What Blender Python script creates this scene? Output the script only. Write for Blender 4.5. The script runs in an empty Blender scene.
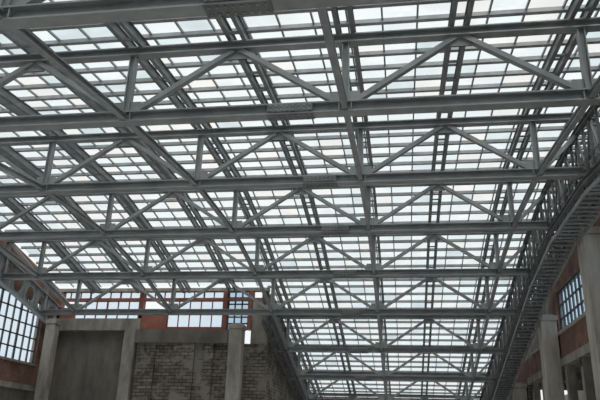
import bpy, bmesh, math, random
from mathutils import Vector, Matrix
random.seed(7)
sc=bpy.context.scene
try:
    sc.view_settings.view_transform='Standard'
    sc.view_settings.look='None'
except Exception: pass

# ------------------------------------------------------------ materials
def newmat(name):
    m=bpy.data.materials.new(name); m.use_nodes=True
    nt=m.node_tree; nt.nodes.clear()
    out=nt.nodes.new('ShaderNodeOutputMaterial')
    return m,nt,out
def N(nt,t,**k):
    n=nt.nodes.new(t)
    for a,b in k.items(): setattr(n,a,b)
    return n
def ramp(nt,stops):
    r=N(nt,'ShaderNodeValToRGB')
    e=r.color_ramp.elements
    e[0].position=stops[0][0]; e[0].color=(*stops[0][1],1)
    e[1].position=stops[-1][0]; e[1].color=(*stops[-1][1],1)
    for p,c in stops[1:-1]:
        x=e.new(p); x.color=(*c,1)
    return r
def noisy(name,c0,c1,scale=2.0,rough=.8,metal=0,bump=.15,detail=8,c2=None,stretch=(1,1,1)):
    m,nt,out=newmat(name)
    g=N(nt,'ShaderNodeNewGeometry')
    mp=N(nt,'ShaderNodeMapping'); mp.inputs['Scale'].default_value=stretch
    nt.links.new(g.outputs['Position'],mp.inputs['Vector'])
    n=N(nt,'ShaderNodeTexNoise'); n.inputs['Scale'].default_value=scale; n.inputs['Detail'].default_value=detail
    n.inputs['Roughness'].default_value=.65
    nt.links.new(mp.outputs[0],n.inputs['Vector'])
    st=[(.3,c0),(.7,c1)] if c2 is None else [(.28,c0),(.5,c1),(.72,c2)]
    r=ramp(nt,st); nt.links.new(n.outputs['Fac'],r.inputs[0])
    p=N(nt,'ShaderNodeBsdfPrincipled')
    p.inputs['Roughness'].default_value=rough; p.inputs['Metallic'].default_value=metal
    nt.links.new(r.outputs[0],p.inputs['Base Color'])
    b=N(nt,'ShaderNodeBump'); b.inputs['Strength'].default_value=bump; b.inputs['Distance'].default_value=.05
    nt.links.new(n.outputs['Fac'],b.inputs['Height']); nt.links.new(b.outputs[0],p.inputs['Normal'])
    nt.links.new(p.outputs[0],out.inputs[0])
    return m
def brickmat(name,ca,cb,mortar,bw,bh,ms=.015,bump=.4,patch=None):
    m,nt,out=newmat(name)
    g=N(nt,'ShaderNodeNewGeometry'); s=N(nt,'ShaderNodeSeparateXYZ')
    nt.links.new(g.outputs['Position'],s.inputs[0])
    a=N(nt,'ShaderNodeMath',operation='ADD')
    nt.links.new(s.outputs[0],a.inputs[0]); nt.links.new(s.outputs[1],a.inputs[1])
    c=N(nt,'ShaderNodeCombineXYZ'); nt.links.new(a.outputs[0],c.inputs[0]); nt.links.new(s.outputs[2],c.inputs[1])
    b=N(nt,'ShaderNodeTexBrick')
    b.inputs['Scale'].default_value=1; b.inputs['Brick Width'].default_value=bw; b.inputs['Row Height'].default_value=bh
    b.inputs['Mortar Size'].default_value=ms
    b.inputs['Color1'].default_value=(*ca,1); b.inputs['Color2'].default_value=(*cb,1); b.inputs['Mortar'].default_value=(*mortar,1)
    nt.links.new(c.outputs[0],b.inputs['Vector'])
    n=N(nt,'ShaderNodeTexNoise'); n.inputs['Scale'].default_value=1.1; n.inputs['Detail'].default_value=8
    nt.links.new(g.outputs['Position'],n.inputs['Vector'])
    r=ramp(nt,[(.3,(.45,.45,.45)),(.7,(1.15,1.1,1.05))]); nt.links.new(n.outputs['Fac'],r.inputs[0])
    mx=N(nt,'ShaderNodeMixRGB',blend_type='MULTIPLY'); mx.inputs[0].default_value=1
    nt.links.new(b.outputs['Color'],mx.inputs[1]); nt.links.new(r.outputs[0],mx.inputs[2])
    col=mx.outputs[0]
    if patch:
        n2=N(nt,'ShaderNodeTexNoise'); n2.inputs['Scale'].default_value=.75; n2.inputs['Detail'].default_value=10; n2.inputs['Roughness'].default_value=.7
        mp=N(nt,'ShaderNodeMapping'); mp.inputs['Location'].default_value=(9,4,3)
        nt.links.new(g.outputs['Position'],mp.inputs[0]); nt.links.new(mp.outputs[0],n2.inputs['Vector'])
        r2=ramp(nt,[(.50,(0,0,0)),(.58,(1,1,1))]); nt.links.new(n2.outputs['Fac'],r2.inputs[0])
        m2=N(nt,'ShaderNodeMixRGB'); nt.links.new(r2.outputs[0],m2.inputs[0]); nt.links.new(col,m2.inputs[1]); m2.inputs[2].default_value=(*patch,1)
        col=m2.outputs[0]
    p=N(nt,'ShaderNodeBsdfPrincipled'); p.inputs['Roughness'].default_value=.9
    nt.links.new(col,p.inputs['Base Color'])
    bp=N(nt,'ShaderNodeBump'); bp.inputs['Strength'].default_value=bump; bp.inputs['Distance'].default_value=.03; bp.invert=True
    nt.links.new(b.outputs['Fac'],bp.inputs['Height']); nt.links.new(bp.outputs[0],p.inputs['Normal'])
    nt.links.new(p.outputs[0],out.inputs[0])
    return m
def glassmat(name,tint,dust,dcol):
    m,nt,out=newmat(name)
    t=N(nt,'ShaderNodeBsdfTransparent'); t.inputs[0].default_value=(*tint,1)
    tr=N(nt,'ShaderNodeBsdfTranslucent'); tr.inputs[0].default_value=(*dcol,1)
    gl=N(nt,'ShaderNodeBsdfGlossy'); gl.inputs['Roughness'].default_value=.15
    g=N(nt,'ShaderNodeNewGeometry')
    n=N(nt,'ShaderNodeTexNoise'); n.inputs['Scale'].default_value=.8; n.inputs['Detail'].default_value=6
    nt.links.new(g.outputs['Position'],n.inputs['Vector'])
    mr=N(nt,'ShaderNodeMapRange'); mr.inputs['From Min'].default_value=.3; mr.inputs['From Max'].default_value=.7
    mr.inputs['To Min'].default_value=dust*.4; mr.inputs['To Max'].default_value=dust*1.6
    nt.links.new(n.outputs['Fac'],mr.inputs[0])
    m1=N(nt,'ShaderNodeMixShader'); nt.links.new(mr.outputs[0],m1.inputs[0])
    nt.links.new(t.outputs[0],m1.inputs[1]); nt.links.new(tr.outputs[0],m1.inputs[2])
    m2=N(nt,'ShaderNodeMixShader'); m2.inputs[0].default_value=.05
    nt.links.new(m1.outputs[0],m2.inputs[1]); nt.links.new(gl.outputs[0],m2.inputs[2])
    nt.links.new(m2.outputs[0],out.inputs[0])
    return m
STEEL=noisy('grey_painted_steel',(.235,.25,.255),(.37,.385,.39),1.3,.45,.15,.03)
STEELR=noisy('rafter_steel',(.17,.18,.19),(.29,.30,.305),1.3,.45,.15,.03)
STEELD=noisy('dark_painted_steel',(.11,.115,.12),(.20,.205,.205),1.3,.5,.2,.03)
ALU=noisy('glazing_bar_aluminium',(.24,.25,.26),(.38,.39,.39),2.0,.45,.2,.02)
CONC=noisy('stained_concrete',(.14,.125,.11),(.32,.295,.265),.9,.9,0,.4,c2=(.48,.445,.40),stretch=(1.6,1.6,.5))
CONCL=noisy('light_concrete',(.34,.31,.275),(.62,.575,.52),1.4,.85,0,.25,stretch=(1.5,1.5,.4))
CONCD=noisy('dark_render',(.10,.09,.078),(.25,.225,.20),.8,.95,0,.5,stretch=(1.3,1.3,.5))
FLOORM=noisy('floor_screed',(.52,.50,.47),(.70,.68,.65),.5,.7,0,.1)
BRICK=brickmat('red_brick',(.36,.15,.11),(.26,.105,.075),(.27,.225,.19),.26,.085)
BLOCK=brickmat('concrete_block',(.30,.265,.225),(.15,.13,.11),(.08,.072,.065),.5,.2,.025,.7,patch=(.25,.23,.205))
REDF=noisy('red_fascia_paint',(.26,.095,.07),(.38,.15,.11),2,.7)
FRAME=noisy('window_frame_dark',(.05,.055,.06),(.10,.105,.11),3,.5)
FRAMER=noisy('window_frame_red_oxide',(.22,.08,.06),(.34,.14,.10),3,.6)
GL=[glassmat('roof_glass_clear',(.86,.91,.91),.2,(.8,.85,.86)),
    glassmat('roof_glass_milky',(.76,.82,.83),.35,(.8,.82,.82)),
    glassmat('roof_glass_warm',(.86,.86,.84),.25,(.85,.83,.8)),
    glassmat('roof_glass_dusty',(.62,.69,.71),.35,(.66,.72,.74))]
WGL=glassmat('window_glass_blue',(.50,.66,.80),.15,(.5,.62,.7))
WGC=glassmat('window_glass_clear',(.78,.88,.96),.15,(.8,.87,.9))

# ------------------------------------------------------------ mesh helpers
class B:
    def __init__(s): s.bm=bmesh.new(); s.mats=[]
    def mi(s,m):
        if m not in s.mats: s.mats.append(m)
        return s.mats.index(m)
    def hexa(s,vs,m):
        v=[s.bm.verts.new(p) for p in vs]; i=s.mi(m)
        for f in ((0,3,2,1),(4,5,6,7),(0,1,5,4),(1,2,6,5),(2,3,7,6),(3,0,4,7)):
            s.bm.faces.new([v[k] for k in f]).material_index=i
    def box(s,x0,x1,y0,y1,z0,z1,m):
        s.hexa([(x0,y0,z0),(x1,y0,z0),(x1,y1,z0),(x0,y1,z0),(x0,y0,z1),(x1,y0,z1),(x1,y1,z1),(x0,y1,z1)],m)
    def beam(s,p0,p1,w,h,m,up=(0,0,1),off=(0,0)):
        p0=Vector(p0);p1=Vector(p1);d=(p1-p0).normalized();up=Vector(up)
        if abs(d.dot(up))>.98: up=Vector((0,1,0))
        sd=d.cross(up).normalized();u=sd.cross(d)
        o=sd*off[0]+u*off[1]; a=sd*w/2;b=u*h/2
        s.hexa([p0+o-a-b,p0+o+a-b,p1+o+a-b,p1+o-a-b,p0+o-a+b,p0+o+a+b,p1+o+a+b,p1+o-a+b],m)
    def ibeam(s,p0,p1,w,h,m,t=.03,up=(0,0,1)):
        s.beam(p0,p1,t,h-2*t,m,up)
        s.beam(p0,p1,w,t,m,up,(0,h/2-t/2)); s.beam(p0,p1,w,t,m,up,(0,-h/2+t/2))
    def quad(s,ps,m):
        s.bm.faces.new([s.bm.verts.new(p) for p in ps]).material_index=s.mi(m)
    def obj(s,name,parent=None,bevel=0):
        me=bpy.data.meshes.new(name+'_mesh'); s.bm.normal_update(); s.bm.to_mesh(me); s.bm.free()
        for m in s.mats: me.materials.append(m)
        o=bpy.data.objects.new(name,me); sc.collection.objects.link(o)
        if parent: o.parent=parent
        if bevel:
            md=o.modifiers.new('bevel','BEVEL'); md.width=bevel; md.segments=2
        return o
def empty(name):
    o=bpy.data.objects.new(name,None); sc.collection.objects.link(o); return o

# ------------------------------------------------------------ roof profile (bottom chord nodes)
P=[(-8,1.9),(-1.8,4.6),(3.8,6.3),(9.4,7.5),(15.0,8.3),(21.4,8.95),(27.0,8.95),(32.0,8.25),(36.6,7.2),(42.1,5.86),(47.2,4.65),(52.4,3.4),(57.6,2.15),(60.0,1.55)]
def zp(y):
    if y<=P[0][0]: return P[0][1]
    for (a,b),(c,d) in zip(P,P[1:]):
        if a<=y<=c: return b+(d-b)*(y-a)/(c-a)
    return P[-1][1]
H=2.1
XL,XR,XM=-22.0,6.9,-8.2
X0,PW=-1.3,6.05
posts=[X0+PW*k for k in range(-3,2)]
YB=39.0
FZ=-1.6

def truss_mesh(xl,xr):
    b=B()
    b.ibeam((xl,0,0),(xr,0,0),.32,.32,STEEL,.04)
    b.ibeam((xl,0,H),(xr,0,H),.28,.26,STEEL,.035)
    ps=[x for x in posts if xl+.3<x<xr]
    def dia(p,q):
        b.beam(p,q,.12,.15,STEEL,(0,1,0))
        b.beam(p,q,.18,.03,STEEL,(0,0,1),(0,-.07))
    for x in ps:
        b.ibeam((x,0,.15),(x,0,H-.14),.19,.19,STEEL,.03,up=(1,0,0))
        for sgn in (-1,1):
            xm=x+sgn*PW/2
            if xm<xl: 
                xm=xl+.1
                if x-xm<.6: continue
            if xm>xr: xm=xr-.1
            dia((x+sgn*.12,0,.12),(xm-sgn*.1,0,H-.12))
            b.box(xm-.3,xm+.3 if xm+.3<xr else xr,-.02,.02,H-.42,H-.13,STEEL) if xm>xl+.3 else None
        b.box(x-.38,x+.38,-.022,.022,.14,.5,STEEL)
        for dx in (-.16,.16): b.box(x+dx-.012,x+dx+.012,-.14,.14,-.13,.13,STEEL)
    for x in (xl+.12,xr-.12): b.ibeam((x,0,.15),(x,0,H-.14),.2,.24,STEEL,.03,up=(1,0,0))
    # bolted splice plates on the bottom chord, left of the centre post
    xs=X0-1.45
    b.box(xs-.6,xs+.6,-.182,-.162,-.11,.11,STEELD)
    b.box(xs-.62,xs+.62,-.18,.18,-.185,-.162,STEELD)
    for i in range(8):
        xx=xs-.52+i*.149
        for zz in (-.06,.06): b.box(xx-.02,xx+.02,-.2,-.18,zz-.02,zz+.02,STEEL)
        for yy in (-.1,.1): b.box(xx-.02,xx+.02,yy-.02,yy+.02,-.205,-.185,STEEL)
    return b
first={}
for i,(y,z) in enumerate(P[:-1]):
    wide=y<YB
    key='w' if wide else 'n'
    if key not in first:
        o=truss_mesh(XL+.3 if wide else XM+.1,XR).obj('roof_truss'); first[key]=o.data
    else:
        o=bpy.data.objects.new('roof_truss',first[key]); sc.collection.objects.link(o)
    o.location=(0,y,z)

def xs_all():
    r=[];k=-7
    while X0+k*PW/2<XR+1:
        r.append(X0+k*PW/2); k+=1
    return r
b=B()
for x in posts:
    for (y0,z0),(y1,z1) in zip(P,P[1:]):
        if y0>=YB-3 and x<XM: continue
        d=Vector((0,y1-y0,z1-z0)).normalized()*.17
        b.ibeam(Vector((x,y0,z0))+d,Vector((x,y1,z1))-d,.15,.18,STEEL,.03)
b.obj('longitudinal_strut')
b=B()
for x in xs_all():
    for (y0,z0),(y1,z1) in zip(P,P[1:]):
        e=(y1,z1)
        if x<XM:
            if y0>=YB: continue
            if y1>YB: e=(YB,zp(YB))
        zo=H+.14+.17
        for dx in (-.2,.2):
            b.ibeam((x+dx,y0,z0+zo),(x+dx,e[0],e[1]+zo),.12,.32,STEELR,.025)
        n=int((e[0]-y0)/1.1)
        for j in range(n):
            t=(j+.5)/n
            yy=y0+(e[0]-y0)*t; zz=z0+(e[1]-z0)*t+zo
            b.box(x-.2,x+.2,yy-.05,yy+.05,zz-.17,zz-.13,STEELR)
b.obj('roof_rafter')

# ceiling: purlins, glazing bars, panes
ceil=empty('ceiling')
segs=[]
for (y0,z0),(y1,z1) in zip(P,P[1:]):
    if y0<YB<y1: segs+=[(y0,YB,XL),(YB,y1,XM)]
    else: segs.append((y0,y1,XL if y1<=YB else XM))
XE=8.2
bp=B();bb=B();bg=B()
cw=.945
for y0,y1,xl in segs:
    n=max(1,round((y1-y0)/.95))
    z0,z1=zp(y0),zp(y1)
    zpur=H+.33+.14+.07; zgl=H+.33+.14+.16
    for j in range(n):
        t=j/n; y=y0+(y1-y0)*t; z=z0+(z1-z0)*t
        bp.beam((xl,y,z+zpur),(XE,y,z+zpur),.07,.14,ALU)
        bp.beam((xl,y,z+zpur-.065),(XE,y,z+zpur-.065),.13,.02,ALU)
    k=0; x=XE
    m=int((XE-xl)/cw)
    for k in range(m+1):
        x=XE-k*cw
        bb.beam((x,y0,z0+zgl-.03),(x,y1,z1+zgl-.03),.05,.07,ALU)
        if k<m or x-xl>.1:
            xa=max(x-cw,xl)
            for j in range(n):
                ta,tb=j/n,(j+1)/n
                ya,yb=y0+(y1-y0)*ta,y0+(y1-y0)*tb
                za,zb=z0+(z1-z0)*ta+zgl,z0+(z1-z0)*tb+zgl
                mm=random.choices(GL,(5,3,2,1.3))[0]
                bg.quad([(xa,ya,za),(x,ya,za),(x,yb,zb),(xa,yb,zb)],mm)
bp.obj('purlins',ceil);bb.obj('glazing_bars',ceil);bg.obj('glass_panes',ceil)

# ------------------------------------------------------------ arched edge girders
def arch(xa,xb,ys,ye,zlo,zhi,pitch,mat):
    b=B()
    ys_=[ys]+[p[0] for p in P if ys<p[0]<ye]+[ye]
    for x in (xa,xb):
        for a,c in zip(ys_,ys_[1:]):
            for zo in (zlo,zhi):
                b.ibeam((x,a,zp(a)+zo),(x,c,zp(c)+zo),.16,.2,mat,.03)
    n=int((ye-ys)/pitch)
    for i in range(n+1):
        y=ys+(ye-ys)*i/n; z=zp(y)
        for zo in (zlo,zhi):
            b.beam((xa,y,z+zo),(xb,y,z+zo),.09,.09,mat)
        for x in (xa,xb):
            b.beam((x,y,z+zlo+.1),(x,y,z+zhi-.1),.08,.08,mat)
            if i<n:
                y2=ys+(ye-ys)*(i+1)/n; z2=zp(y2)
                if i%2: b.beam((x,y,z+zlo+.1),(x,y2,z2+zhi-.1),.06,.06,mat)
                else: b.beam((x,y,z+zhi-.1),(x,y2,z2+zlo+.1),.06,.06,mat)
        if i<n and i%2==0:
            y2=ys+(ye-ys)*(i+1)/n
            b.beam((xa,y,z+zlo),(xb,y2,zp(y2)+zlo),.05,.05,mat)
    return b
b=arch(6.15,7.1,3.8,59.2,-.4,1.5,.8,STEELD)
i=0;y=3.9
while y<59:
    b.beam((6.2,y,zp(y)-.75),(7.2,y,zp(y)-.75),.12,.04,STEEL)
    if i%3==0:
        for x in (6.18,7.2):
            b.beam((x,y,zp(y)-.75),(x,y,zp(y)+.3),.06,.06,STEELD)
    y+=.45;i+=1
for x in (6.18,7.2):
    for (a,_),(c,_) in zip(P[2:],P[3:]):
        c=min(c,59.2)
        b.beam((x,a,zp(a)-.75),(x,c,zp(c)-.75),.05,.14,STEEL)
        b.beam((x,a,zp(a)+.05),(x,c,zp(c)+.05),.05,.06,STEEL)
        b.beam((x,a,zp(a)+.3),(x,c,zp(c)+.3),.05,.05,STEEL)
b.obj('arched_lattice_girder')
arch(-8.0,-7.5,37.2,59.2,-.3,1.2,1.2,STEELD).obj('arched_lattice_girder')

# perforated (round-holed) arch rib on the left wall
b=B()
def zr(y): return zp(y)-.35
p=1.35; y=14.0
Hh=1.45
while y<38.3:
    c=(y+p/2,zr(y+p/2)+Hh/2); r=.47
    n=24
    def outer(a):
        dx,dz=math.cos(a),math.sin(a); s=min((p/2)/max(abs(dx),1e-6),(Hh/2)/max(abs(dz),1e-6))
        oy,oz=c[0]+dx*s,c[1]+dz*s
        return oy,oz+(zr(oy)-zr(c[0]))
    for xx in (-21.6,-21.57):
        for k in range(n):
            a0,a1=2*math.pi*k/n+math.pi/4,2*math.pi*(k+1)/n+math.pi/4
            i0=(c[0]+r*math.cos(a0),c[1]+r*math.sin(a0)); i1=(c[0]+r*math.cos(a1),c[1]+r*math.sin(a1))
            o0,o1=outer(a0),outer(a1)
            b.quad([(xx,*i0),(xx,*o0),(xx,*o1),(xx,*i1)],STEEL)
    for k in range(n):
        a0,a1=2*math.pi*k/n,2*math.pi*(k+1)/n
        q=[(c[0]+r*math.cos(a),c[1]+r*math.sin(a)) for a in (a0,a1)]
        b.quad([(-21.65,*q[0]),(-21.51,*q[0]),(-21.51,*q[1]),(-21.65,*q[1])],STEEL)
    for zo in (0,Hh):
        b.beam((-21.58,y,zr(y)+zo),(-21.58,y+p,zr(y+p)+zo),.3,.07,STEEL)
    b.beam((-21.55,y,zr(y)),(-21.55,y,zr(y)+Hh),.08,.04,STEEL)
    y+=p
b.obj('perforated_arch_rib')

# ------------------------------------------------------------ walls
def band(b,x0,x1,y0,y1,zb,zt,m):
    ys=[y0]+[p_[0] for p_ in P if y0<p_[0]<y1]+[y1]
    f=lambda v,y:(v(y) if callable(v) else v)
    for a,c in zip(ys,ys[1:]):
        b.hexa([(x0,a,f(zb,a)),(x1,a,f(zb,a)),(x1,c,f(zb,c)),(x0,c,f(zb,c)),
                (x0,a,f(zt,a)),(x1,a,f(zt,a)),(x1,c,f(zt,c)),(x0,c,f(zt,c))],m)
top=lambda y:zp(y)+H+.5
b=B()
band(b,-22.5,-22.1,-8,39.4,FZ,2.65,CONCD)
band(b,-22.55,-21.95,-8,39.4,2.65,2.95,CONC)
band(b,-22.5,-22.1,-8,39.4,2.95,4.2,BRICK)
band(b,-22.5,-22.1,12,39.4,7.9,top,BRICK)
band(b,-22.5,-22.1,-8,12,4.2,top,BRICK)
for y in (12,20.5,28.6,38.2):
    band(b,-22.5,-22.1,y-.5 if y<38 else 37.6,y+.5 if y<38 else 39.4,4.2,7.9,BRICK)
b.box(-22.55,-22.0,12,37.6,4.1,4.22,CONC)
b.obj('wall_left')
wn=[0]
def window(u0,u1,z0,z1,axis,c,nu,nz,fm,gm,t=.07):
    wn[0]+=1
    b=B()
    def bx(a0,a1,za,zb_,d,m):
        if axis=='x': b.box(c-d,c+d,a0,a1,za,zb_,m)
        else: b.box(a0,a1,c-d,c+d,za,zb_,m)
    for i in range(nu+1):
        u=u0+(u1-u0)*i/nu; tt=t*(1.8 if i in(0,nu) or (nu>5 and i%3==0) else 1)
        bx(max(u-tt/2,u0),min(u+tt/2,u1),z0,z1,.05,fm)
    for i in range(nz+1):
        z=z0+(z1-z0)*i/nz; tt=t*(1.6 if i in(0,nz) else 1)
        bx(u0,u1,max(z-tt/2,z0),min(z+tt/2,z1),.045,fm)
    if axis=='x': b.quad([(c,u0,z0),(c,u1,z0),(c,u1,z1),(c,u0,z1)],gm)
    else: b.quad([(u0,c,z0),(u1,c,z0),(u1,c,z1),(u0,c,z1)],gm)
    b.obj('window_%d'%wn[0])
window(12.5,20.0,4.22,7.9,'x',-22.3,10,5,FRAME,WGC)
window(21.0,28.1,4.22,7.9,'x',-22.3,10,5,FRAME,WGC)
window(29.1,37.6,4.22,7.9,'x',-22.3,12,5,FRAME,WGC)

# back wall (left bay, facing the viewer)
b=B()
y0,y1=39.0,39.45
zt=zp(39)+H+.5
b.box(-22.1,-16.3,y0+.25,y1,FZ,6.5,CONCD)
b.box(-22.1,-16.2,y0-.15,y1,6.5,7.25,CONC)
b.box(-17.1,-16.4,y0-.3,y1,FZ,6.5,CONC)
b.box(-16.3,-8.1,y0+.05,y1,FZ,5.75,BLOCK)
b.box(-16.4,-10.5,y0-.2,y1,5.75,6.55,CONCD)
for xx,w,mm in ((-15.3,.5,BLOCK),(-13.2,1.3,BLOCK),(-11.6,.5,BLOCK)):
    b.box(xx-w/2,xx+w/2,y0-.12,y1,FZ,5.75,mm)
b.box(-22.1,-20.9,y0,y1,7.25,7.95,REDF)
b.box(-16.4,-14.6,y0,y1,6.55,7.75,REDF)
b.box(-14.6,-11.0,y0,y1,6.55,6.75,REDF)
b.box(-22.1,-8.1,y0+.05,y1-.05,8.42,8.58,REDF)
b.box(-22.1,-8.1,y0,y1,zt-.2,zt,CONC)
for xx in (-21.9,-16.35,-10.85,-9.2): b.box(xx-.14,xx+.14,y0,y1,6.6,zt-.2,FRAMER)
b.box(-9.1,-8.1,y0,y1,5.75,8.4,CONC)
b.obj('wall_back')
window(-20.9,-16.5,7.25,8.42,'y',39.25,6,1,FRAMER,WGC,.05)
window(-22.0,-16.5,8.58,zt-.2,'y',39.25,8,1,FRAMER,WGC,.05)
window(-14.6,-11.0,6.75,8.42,'y',39.25,5,2,FRAMER,WGC,.05)
window(-16.2,-11.0,8.58,zt-.2,'y',39.25,8,1,FRAMER,WGC,.05)
window(-10.7,-9.35,6.6,zt-.2,'y',39.25,3,6,FRAME,WGL,.08)

b=B()
band(b,-8.6,-8.2,39.45,60,FZ,top,BLOCK)
b.obj('wall_inner')
b=B(); b.box(-8.6,8.7,60,60.4,FZ,zp(60)+H+.6,BLOCK); b.obj('wall_far')
b=B(); b.box(-22.5,8.7,-8.4,-8,FZ,4.6,CONC); b.obj('wall_front')

# right wall with gallery
b=B()
XW=8.2
band(b,XW,XW+.4,-8,60,lambda y:min(4.65,zp(y)),lambda y:min(5.9,zp(y)+1.2),BRICK)
band(b,XW,XW+.4,-8,14,5.9,lambda y:max(top(y),5.95),BRICK)
band(b,XW,XW+.4,14,37.3,8.15,top,BRICK)
band(b,XW,XW+.4,37.3,60,lambda y:min(5.9,zp(y)+1.2),top,CONC)
for y in (14.6,21.4,27): band(b,XW,XW+.4,y-.6,y+.6,5.9,8.15,BRICK)
band(b,XW,XW+.4,36.2,37.3,5.9,8.15,BRICK)
b.box(XW-.12,XW+.45,-8,44,5.86,6.0,CONCL)
b.box(XW-.1,12.5,-8,46,4.25,4.65,CONC)
b.box(XW,12.5,-8,60,FZ,FZ+.05,CONC)
b.box(12.1,12.5,-8,60,FZ,4.25,CONC)
band(b,XW,XW+.4,46,60,FZ,lambda y:min(4.65,zp(y)),BLOCK)
for i in range(15):
    y=1.5+3.1*i
    b.box(XW,XW+.4,y-.22,y+.22,FZ,4.25,CONCL if i%3==0 else CONC)
    if i%2==0: b.box(XW,12.1,y-.15,y+.15,3.85,4.25,CONC)
b.box(XW,XW+.3,-8,46,.9,1.6,BRICK)
b.obj('wall_right')
window(15.2,20.8,6.0,8.15,'x',XW+.2,8,3,FRAME,WGL)
window(22.0,26.4,6.0,8.15,'x',XW+.2,7,3,FRAME,WGL)
window(27.6,36.2,6.0,8.15,'x',XW+.2,12,3,FRAME,WGL)

# ------------------------------------------------------------ columns
def column(x,y,w,d,zt,m,cap=True):
    b=B()
    b.box(-w/2,w/2,-d/2,d/2,FZ,zt-.35 if cap else zt,m)
    if cap:
        b.box(-w/2-.06,w/2+.06,-d/2-.06,d/2+.06,zt-.35,zt-.08,m)
        b.box(-w/2+.1,w/2-.1,-d/2+.1,d/2-.1,zt-.08,zt,STEEL)
    o=b.obj('concrete_column',bevel=.03); o.location=(x,y,0)
for i,y in ((4,15),(6,27),(8,36.6),(10,47.2),(2,3.8)):
    column(7.72,y,.8,1.0,P[i][1]-.2,CONCL)
for i,y in ((4,15),(6,27),(8,36.6)):
    column(-20.75,y,.6,.6,P[i][1]-.2-(.2),CONC)
column(-9.75,38.2,.8,.8,6.8,CONC)

b=B(); b.box(-22.5,12.5,-8.4,60.4,FZ-.3,FZ,FLOORM); b.obj('floor')

# ------------------------------------------------------------ world & light
w=bpy.data.worlds.new('overcast_sky'); sc.world=w; w.use_nodes=True
nt=w.node_tree; nt.nodes.clear()
o=nt.nodes.new('ShaderNodeOutputWorld'); bg_=nt.nodes.new('ShaderNodeBackground')
tc=nt.nodes.new('ShaderNodeTexCoord'); n=nt.nodes.new('ShaderNodeTexNoise'); n.inputs['Scale'].default_value=2.2; n.inputs['Detail'].default_value=5
r=ramp(nt,[(.3,(.82,.87,.90)),(.7,(.97,.975,.97))])
nt.links.new(tc.outputs['Generated'],n.inputs['Vector']); nt.links.new(n.outputs['Fac'],r.inputs[0])
nt.links.new(r.outputs[0],bg_.inputs[0]); bg_.inputs[1].default_value=1.04
nt.links.new(bg_.outputs[0],o.inputs[0])
l=bpy.data.lights.new('sun','SUN'); l.energy=2.4; l.angle=.6; l.color=(1,.97,.93)
lo=bpy.data.objects.new('sun',l); sc.collection.objects.link(lo); lo.rotation_euler=(math.radians(28),math.radians(14),0)

# ------------------------------------------------------------ camera
cd=bpy.data.cameras.new('camera'); cam=bpy.data.objects.new('camera',cd); sc.collection.objects.link(cam)
R=Matrix(((.98844,.02598,.14942),(.14908,-.35496,-.92290),(.02906,.93451,-.35473)))
cam.matrix_world=R.to_4x4()
cd.sensor_width=36; cd.lens=39; cd.clip_end=500
sc.camera=cam
print('done')
